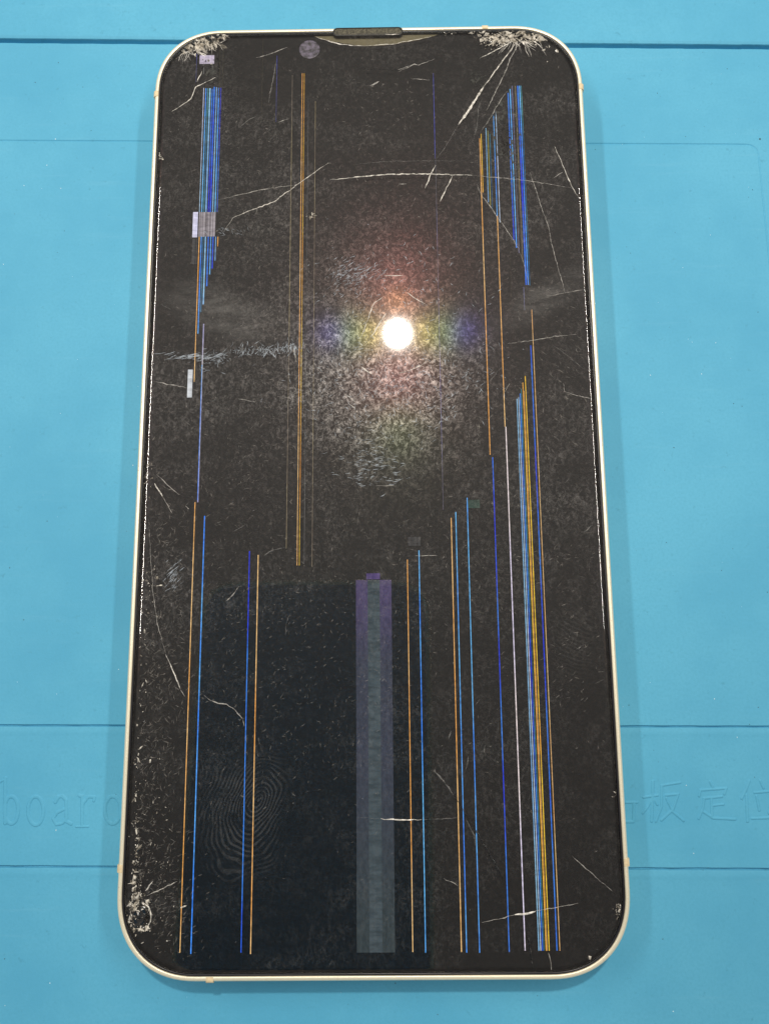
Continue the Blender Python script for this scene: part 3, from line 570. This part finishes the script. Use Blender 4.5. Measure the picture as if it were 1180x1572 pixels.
def make_mat():
    GROOVES = ((77.55, 0.45, 1.1), (-41.25, 0.17, 0.42), (-61.70, 0.18, 0.45))     # (y, half width, depth)
    LINE_Y, LINE_X, LINE_R = 57.95, 67.60, 2.0                                          # shallow inscribed outline
    xs = axis(-150, 160, 2.0, [(66.6, 2.4, 0.08)])
    ys = axis(-190, 190, 2.5, [(g[0], 1.6, 0.05) for g in GROOVES] + [(57.0, 2.6, 0.06)])
    Xg, Vg = np.meshgrid(xs, ys)
    wob = 0.05 * np.sin(Xg * 0.9) + 0.04 * np.sin(Xg * 2.3 + 1.0)
    Z = np.zeros_like(Xg)
    for y, hw, d in GROOVES:
        t = np.clip(1 - np.abs(Vg - y + wob * 0.4) / hw, 0, 1)
        Z -= d * np.clip(t * 1.6, 0, 1) ** 0.8
        Z += 0.05 * np.exp(-((Vg - y + 0.9) / 0.6) ** 2)
    # top strip rises a little above the work area
    Z += 0.25 * np.clip((Vg - 77.7) / 0.8, 0, 1)
    # rounded corner line: signed distance to a rounded rectangle
    yline = Vg
    cx, cy = LINE_X - LINE_R, LINE_Y - LINE_R
    qx = np.maximum(Xg - cx, 0); qy = np.maximum(yline - cy, 0)
    sd = np.where((Xg > cx) & (yline > cy), np.hypot(qx, qy) - LINE_R, np.maximum(Xg - LINE_X, yline - LINE_Y))
    sd = sd + wob * 0.3
    Z -= np.where(Vg > -20, 0.16 * np.clip(1 - np.abs(sd) / 0.16, 0, 1), 0)
    Y = Vg + np.vectorize(groove_slope)(Vg) * Xg
    h, w = Xg.shape
    co = np.stack([Xg, Y, Z], -1).reshape(-1, 3) * MM
    i = np.arange(h * w).reshape(h, w)
    quads = np.stack([i[:-1, :-1], i[:-1, 1:], i[1:, 1:], i[1:, :-1]], -1).reshape(-1, 4)
    # closed slab: skirt down to the underside
    rim = np.concatenate([i[0, :], i[1:, -1], i[-1, -2::-1], i[-2:0:-1, 0]])
    low = co[rim].copy(); low[:, 2] = -3.0 * MM
    n0 = len(co)
    k = np.arange(len(rim)); k2 = (k + 1) % len(rim)
    side = np.stack([rim[k2], rim[k], n0 + k, n0 + k2], -1)
    me = bpy.data.meshes.new('silicone_mat')
    me.from_pydata(np.concatenate([co, low]).tolist(), [], np.concatenate([quads, side]).tolist() + [list(range(n0, n0 + len(rim)))[::-1]])
    me.polygons.foreach_set('use_smooth', [True] * len(quads) + [False] * (len(side) + 1))
    me.update()
    o = link('silicone_mat', me, M['silicone'])
    return tag(o, 'blue silicone repair mat with moulded grooves and raised lettering under the phone', 'mat')

mat_obj = make_mat()

def make_glyph(strokes, parent):
    """one raised character: low rounded relief that grows out of the mat"""
    pts = np.array([p for s, w in strokes for p in s])
    lo, hi = pts.min(0) - 0.7, pts.max(0) + 0.7
    st = 0.075
    xs = np.arange(lo[0], hi[0], st); ys = np.arange(lo[1], hi[1], st)
    X, Y = np.meshgrid(xs, ys)
    D = np.full(X.shape, 9.0)
    for s, w in strokes:
        for a, b in zip(s[:-1], s[1:]):
            ax, ay = a; dx, dy = b[0] - ax, b[1] - ay
            l2 = dx * dx + dy * dy + 1e-9
            t = np.clip(((X - ax) * dx + (Y - ay) * dy) / l2, 0, 1)
            D = np.minimum(D, np.hypot(X - ax - t * dx, Y - ay - t * dy) - w / 2)
    t = np.clip((0.12 - D) / 0.22, 0, 1)
    Z = -0.03 + 0.14 * t * t * (3 - 2 * t)
    keep = t > 0
    cell = keep[:-1, :-1] | keep[1:, :-1] | keep[:-1, 1:] | keep[1:, 1:]
    h, w = X.shape
    i = np.arange(h * w).reshape(h, w)
    q = np.stack([i[:-1, :-1], i[:-1, 1:], i[1:, 1:], i[1:, :-1]], -1)[cell]
    used, inv = np.unique(q, return_inverse=True)
    co = np.stack([X, Y, Z], -1).reshape(-1, 3)[used]
    fc = inv.reshape(-1, 4).tolist()
    return build('letter', co.tolist(), fc, M['silicone'], parent, smooth=True)

for g in GLYPHS:
    make_glyph(g, mat_obj)

rnd = random.Random(11)
def speck(x, y, s, tone):
    m = 8
    v = [(x + s * 0.25 * rnd.uniform(0.5, 1.2) * math.cos(k * 2 * math.pi / m), y + s * 0.25 * rnd.uniform(0.5, 1.2) * math.sin(k * 2 * math.pi / m), -0.005) for k in range(m)]
    v.append((x, y, 0.12 * s + 0.02))
    return v, [(k, (k + 1) % m, m) for k in range(m)]

def merge(items):
    V, F = [], []
    for v, f in items:
        o = len(V); V += v; F += [tuple(i + o for i in q) for q in f]
    return V, F

for tone, mk in (('dark', 'speck_dark'), ('light', 'speck_light')):
    items = [speck(x, y, s, tone) for x, y, s, t in SPECKS if t == tone]
    for k in range(260 if tone == 'dark' else 150):
        x = rnd.uniform(-68, 72); y = rnd.uniform(-82, 86)
        if abs(x) < 38 and abs(y) < 76: continue
        items.append(speck(x, y, rnd.choice((0.18, 0.22, 0.3, 0.42)), tone))
    V, F = merge(items)
    o = build('lint', V, F, M[mk], mat_obj)
    o['kind'] = 'stuff'

# ------------------------------------------------------------------ the cracked phone
PW, PL, PR = 71.5, 148.6, 11.6
ZG = 7.72          # top of the glass
ZD = 7.05          # lit pixels below it
phone = empty('cracked_smartphone')
tag(phone, 'cracked smartphone with black screen, coloured lines and champagne metal frame lying on blue mat', 'phone')

v, f = loft(PW, PL, PR, [(0.75, 0.35), (0.35, 0.42), (0.08, 0.7), (0, 1.1), (0, 6.85), (0.06, 7.2), (0.22, 7.42), (0.40, 7.5), (0.64, 7.5), (0.72, 7.44), (0.75, 7.3), (0.75, 6.3)], n=20)
frame = build('frame', v, f, M['frame'], phone, smooth=True)
v, f = loft(PW, PL, PR, [(0.80, 0.35), (0.95, 0.1), (1.3, 0.0)], cap_bottom=False, n=20)
m = len(rounded(10, 10, 2, 20))
f.append(tuple(range(2 * m, 3 * m))[::-1])
build('back_cover', v, f, M['back'], phone)
v, f = loft(PW, PL, PR, [(0.76, 6.4), (0.76, 7.36), (0.84, 7.46), (1.00, 7.48), (1.10, 7.40), (1.12, 6.4)], n=20)
build('gasket', v, f, M['gasket'], phone, smooth=True)
v, f = loft(PW, PL, PR, [(1.14, 6.6), (1.14, 7.38), (1.16, 7.46), (1.22, 7.54), (1.32, 7.61), (1.47, 7.665), (1.68, 7.70), (1.98, ZG), (2.4, ZG)], cap_top=True, n=20)
glass = build('cover_glass', v, f, M['glass'], phone, smooth=True)
v, f = loft(PW, PL, PR, [(1.16, 6.55), (1.16, 6.9), (1.3, 7.0), (1.7, 7.0)], cap_top=True, n=20)
panel = build('display_panel', v, f, M['panel'], phone, smooth=True)

# antenna breaks in the frame, a hair proud of the metal
def antenna(x, y, along):
    hw = 1.0 / 2
    for_x = along == 'y'
    s = math.copysign(1, x if for_x else y)
    prof = [(0.16, 1.0), (0.16, 6.7), (0.12, 7.25), (-0.05, 7.46), (-0.30, 7.56), (-0.60, 7.56), (-0.70, 7.50)]
    V, F = [], []
    for t in (-hw, hw):
        for d, z in prof:
            if for_x: V.append((x + s * d, y + t, z))
            else: V.append((x + t, y + s * d, z))
    k = len(prof)
    F += [(i, i + 1, k + i + 1, k + i) for i in range(k - 1)] + [tuple(range(k)), tuple(range(k, 2 * k))]
    build('antenna_band', V, F, M['band'], phone)
for x, y, a in ((-PW / 2, 62.2, 'y'), (PW / 2, 62.4, 'y'), (-PW / 2, -59.6, 'y'), (PW / 2, -59.2, 'y'), (-22.4, -PL / 2, 'x'), (19.8, PL / 2, 'x')):
    antenna(x, y, a)

# lit columns and blocks of the broken panel, flat sheets on the panel under the glass
for i, (x, y0, y1, w, c) in enumerate(SCREEN_LINES):
    z = ZD + 0.0006 * (i % 40)
    build('lit_line', [(x - w / 2, y0, z), (x + w / 2, y0, z), (x + w / 2, y1, z), (x - w / 2, y1, z)], [(0, 1, 2, 3)], LITM[c], panel)
for i, (x0, y0, x1, y1, c) in enumerate(SCREEN_BLOCKS):
    z = ZD - 0.012 + 0.001 * i
    m_ = mat_band(y0, y1) if c == 'band' else BLOCKM[c]
    build('lit_block', [(x0, y0, z), (x1, y0, z), (x1, y1, z), (x0, y1, z)], [(0, 1, 2, 3)], m_, panel)
    if c == 'band':
        w = (x1 - x0)
        build('lit_block', [(x0 + w * 0.33, y0, z + 0.012), (x0 + w * 0.67, y0, z + 0.012), (x0 + w * 0.67, y1, z + 0.012), (x0 + w * 0.33, y1, z + 0.012)], [(0, 1, 2, 3)],
              mat_lit('lit_band_core', (0.054, 0.068, 0.074), (0.060, 0.074, 0.080), 1.0, block=True), panel)

# ink-like bleed where the panel is crushed: a ragged dark stain over the columns
n = Nodes('panel_bleed')
k = n.noise(n.coords(scale=(1.4, 0.9, 1)), 1.2, 4, 0.75, 0.5)
stain = n.principled(Base__Color=(0.010, 0.013, 0.007), Roughness=0.6)
M['bleed'] = n.surface(n.mixsh(n.ramp(k, 0.50, 0.60, 1.0, 0.0), stain, n.new('ShaderNodeBsdfTransparent')))
for bx, by, rx, ry in BLEEDS:
    ring = []
    for k in range(40):
        a = 2 * math.pi * k / 40
        q = 1 + 0.10 * math.sin(3 * a + bx) + rnd.uniform(-0.04, 0.04)
        ring.append((bx + rx * q * math.cos(a), by + ry * q * math.sin(a), ZD + 0.05))
    build('dark_bleed', ring, [tuple(range(40))], M['bleed'], panel)

# front camera seen through the glass
def disc(cx, cy, r, z, n=28):
    return [(cx + r * math.cos(2 * math.pi * k / n), cy + r * math.sin(2 * math.pi * k / n), z) for k in range(n)]
cx, cy = FRONT_CAMERA
V = disc(cx, cy, 1.75, ZD - 0.02) + disc(cx, cy, 1.6, ZD + 0.02) + disc(cx, cy, 0.7, ZD + 0.01)
n_ = 28
F = [(r * n_ + k, r * n_ + (k + 1) % n_, (r + 1) * n_ + (k + 1) % n_, (r + 1) * n_ + k) for r in (0, 1) for k in range(n_)] + [tuple(range(2 * n_, 3 * n_))]
build('front_camera', V, F, M['lens'], phone)

# bare bezel behind the earpiece, where the print has flaked off the glass
low = []
for (xa, ya), (xb, yb) in zip(BEZEL[:-1], BEZEL[1:]):
    for k in range(5):
        t = k / 5
        low.append((xa + (xb - xa) * t, min(73.1, ya + (yb - ya) * t + rnd.uniform(-0.06, 0.06)), ZD))
low.append((BEZEL[-1][0], 73.1, ZD))
top = [(x, 73.12, ZD) for x, y, z in low]
ring = low + top[::-1]
build('bare_bezel', ring, [tuple(range(len(ring)))], M['bezel'], phone)

# earpiece slot: rim and grille
def slot(w, h, z, n=10):
    return [(x, y + 73.26, z) for x, y in rounded(w, h, h / 2 - 0.01, n, 2.0)]
ear = empty('earpiece'); ear.parent = phone
levels = [(11.9, 1.62, 7.2), (11.8, 1.54, 7.66), (11.4, 1.22, 7.68), (11.2, 1.08, 7.56)]
V, F = [], []
for w, h, z in levels: V += slot(w, h, z)
m = len(V) // 4
for i in range(3): F += [(i * m + a, i * m + (a + 1) % m, (i + 1) * m + (a + 1) % m, (i + 1) * m + a) for a in range(m)]
build('slot_rim', V, F, M['slot'], ear)
V = slot(11.3, 1.15, 7.62)
build('grille', V, [tuple(range(len(V)))], M['grille'], ear)

def inside(x, y, inset=1.5):
    hw, hl, r = PW / 2 - inset, PL / 2 - inset, PR - inset
    if abs(x) > hw or abs(y) > hl: return False
    qx, qy = abs(x) - (hw - r), abs(y) - (hl - r)
    return not (qx > 0 and qy > 0 and qx * qx + qy * qy > r * r)

# cracks: thin raised ridges on the glass, ragged and tapered
def ribbon(pts, w, h, z=ZG, jitter=0.0, taper=True, rag=0.25):
    P = [Vector(p) for p in pts]
    Q = []
    for a, b in zip(P[:-1], P[1:]):
        k = max(1, int((b - a).length / 0.45))
        for i in range(k):
            q = a.lerp(b, i / k)
            Q.append(q + Vector((rnd.gauss(0, jitter), rnd.gauss(0, jitter))))
    Q.append(P[-1])
    V, F = [], []
    n = len(Q)
    for i, q in enumerate(Q):
        d = (Q[min(i + 1, n - 1)] - Q[max(i - 1, 0)])
        d = d.normalized() if d.length > 0 else Vector((1, 0))
        s = Vector((-d.y, d.x))
        e = min(1.0, 0.35 + 3.0 * min(i, n - 1 - i) / max(1, n - 1)) if taper else 1.0
        hw = w / 2 * e * (1 + rnd.uniform(-rag, rag))
        V += [(q.x - s.x * hw, q.y - s.y * hw, z - 0.004), (q.x, q.y, z + h), (q.x + s.x * hw, q.y + s.y * hw, z - 0.004)]
    for i in range(n - 1):
        a, b = 3 * i, 3 * i + 3
        F += [(a, a + 1, b + 1, b), (a + 1, a + 2, b + 2, b + 1)]
    return V, F

for pts, w, k in CRACKS:
    pts = [p for p in pts if inside(*p, 1.45)]
    if len(pts) < 2: continue
    v, f = ribbon(pts, w * (0.88 if k != 'd' else 1.2), 0.015 + 0.10 * w, jitter=0.035, rag=0.4)
    build('crack', v, f, M[k], glass)

n = Nodes('fractured_glass')
shiny = n.principled(Base__Color=(0.012, 0.011, 0.010), Roughness=0.10, Specular__IOR__Level=1.0)
M['bite'] = n.surface(shiny)

# glass chips: clusters of tiny splinters
def chip(x, y, s, a):
    k = rnd.choice((3, 4, 5))
    st = rnd.uniform(0.8, 2.2)
    dx, dy = math.cos(a), math.sin(a)
    z0 = min(ZG, ZG - 0.5 * max(0, max(abs(x) - (PW / 2 - 1.6), abs(y) - (PL / 2 - 1.6)))) - 0.01
    V = []
    for i in range(k):
        t = 2 * math.pi * i / k + rnd.uniform(-0.3, 0.3)
        u, w = math.cos(t) * s * 0.5 * st, math.sin(t) * s * 0.5 / st
        V.append((x + u * dx - w * dy, y + u * dy + w * dx, z0))
    V.append((x + rnd.uniform(-0.2, 0.2) * s, y + rnd.uniform(-0.2, 0.2) * s, z0 + s * rnd.uniform(0.15, 0.5)))
    return V, [(i, (i + 1) % k, k) for i in range(k)]

for x, y, sx, sy, n, s in CHIPS:
    groups = {'chip': [], 'chip_dim': [], 'bite': []}
    for i in range(n):
        px, py = rnd.gauss(x, sx), rnd.gauss(y, sy)
        if not inside(px, py, 1.3): continue
        size = s * min(2.4, 0.35 + 0.28 * rnd.paretovariate(1.6))
        k = rnd.random()
        out = math.atan2(py - y, px - x) + rnd.gauss(0, 0.5)
        groups['chip' if k < 0.42 else 'chip_dim' if k < 0.75 else 'bite'].append(chip(px, py, size, out))
    for k, it in groups.items():
        if it:
            V, F = merge(it)
            build('glass_chips', V, F, M[k], glass)['kind'] = 'stuff'

# hairline scratches in patches
for tone in ('w', 'c'):
    items = []
    for x, y, sx, sy, n, l, a, sp, t in SCRATCHES:
        if t != tone: continue
        for i in range(n):
            px, py = rnd.gauss(x, sx), rnd.gauss(y, sy)
            if not inside(px, py, 2.4): continue
            ang = math.radians(a + rnd.gauss(0, sp)); ln = l * rnd.uniform(0.3, 1.4) / 2
            bend = rnd.gauss(0, 0.12) * ln
            d = Vector((math.cos(ang), math.sin(ang)))
            p = Vector((px, py))
            items.append(ribbon([p - d * ln, p + Vector((-d.y, d.x)) * bend, p + d * ln], rnd.uniform(0.04, 0.11), 0.012, rag=0.2))
    V, F = merge(items)
    build('hairline_scratches', V, F, M[tone], glass)['kind'] = 'stuff'

# the conchoidal bite in the lower corner of the glass
def bite(cx, cy, r):
    rings = [(1.0, 0.0), (0.93, 0.16), (0.80, 0.02), (0.62, 0.12), (0.40, 0.02), (0.18, 0.14)]
    m = 22
    V, F = [], []
    for q, (k, h) in enumerate(rings):
        for i in range(m):
            a = 2 * math.pi * i / m
            rr = r * k * (1 + rnd.uniform(-0.06, 0.06))
            V.append((cx + rr * math.cos(a) * 0.85, cy + rr * math.sin(a) * 1.1, ZG - 0.004 + h * rnd.uniform(0.4, 1.3)))
    for q in range(len(rings) - 1):
        for i in range(m):
            j = (i + 1) % m
            F.append((q * m + i, q * m + j, (q + 1) * m + j, (q + 1) * m + i))
    F.append(tuple(range((len(rings) - 1) * m, len(rings) * m)))
    return V, F
v, f = bite(*BITE, 1.45)
build('chipped_bite', v, f, M['bite'], glass)

# ------------------------------------------------------------------ the phone that takes the picture, mirrored in the glass
holder = empty('blue_phone')
holder.matrix_world = Matrix.Translation(CAM_LOC) @ CAM_ROT @ Matrix.Translation(Vector((-23.8, -50.8, 8.0)) * MM)
tag(holder, 'blue phone held above, seen only mirrored in the cracked glass', 'phone')
v, f = loft(71.0, 145.0, 11.5, [(1.6, 0.0), (1.6, 7.2)], cap_bottom=True, cap_top=True, n=10)
body = build('body', v, f, M['navy'], holder, smooth=True)
v, f = loft(71.0, 145.0, 11.5, [(1.6, -0.02), (0.9, 0.0), (0.3, 0.25), (0, 0.9), (0, 6.6), (0.4, 7.2), (1.6, 7.3)], n=10)
build('frame', v, f, M['frame'], holder, smooth=True)
v, f = loft(30.0, 30.0, 7.0, [(0.6, -1.4), (0, -1.0), (0, 0.2)], cap_bottom=True, n=8)
bump_ = build('camera_plate', [(x + 17.5, y + 54.5, z) for x, y, z in v], f, M['navy'], holder, smooth=True)
for lx, ly in ((23.8, 50.8), (11.5, 60.5)):
    V = [(x + lx, y + ly, z) for x, y, z in disc(0, 0, 6.0, -1.3) + disc(0, 0, 5.6, -2.6) + disc(0, 0, 4.4, -2.6) + disc(0, 0, 4.2, -2.0)]
    F = [(r * 28 + k, r * 28 + (k + 1) % 28, (r + 1) * 28 + (k + 1) % 28, (r + 1) * 28 + k) for r in range(3) for k in range(28)] + [tuple(range(84, 112))]
    build('lens', V, F, M['navy'], holder)
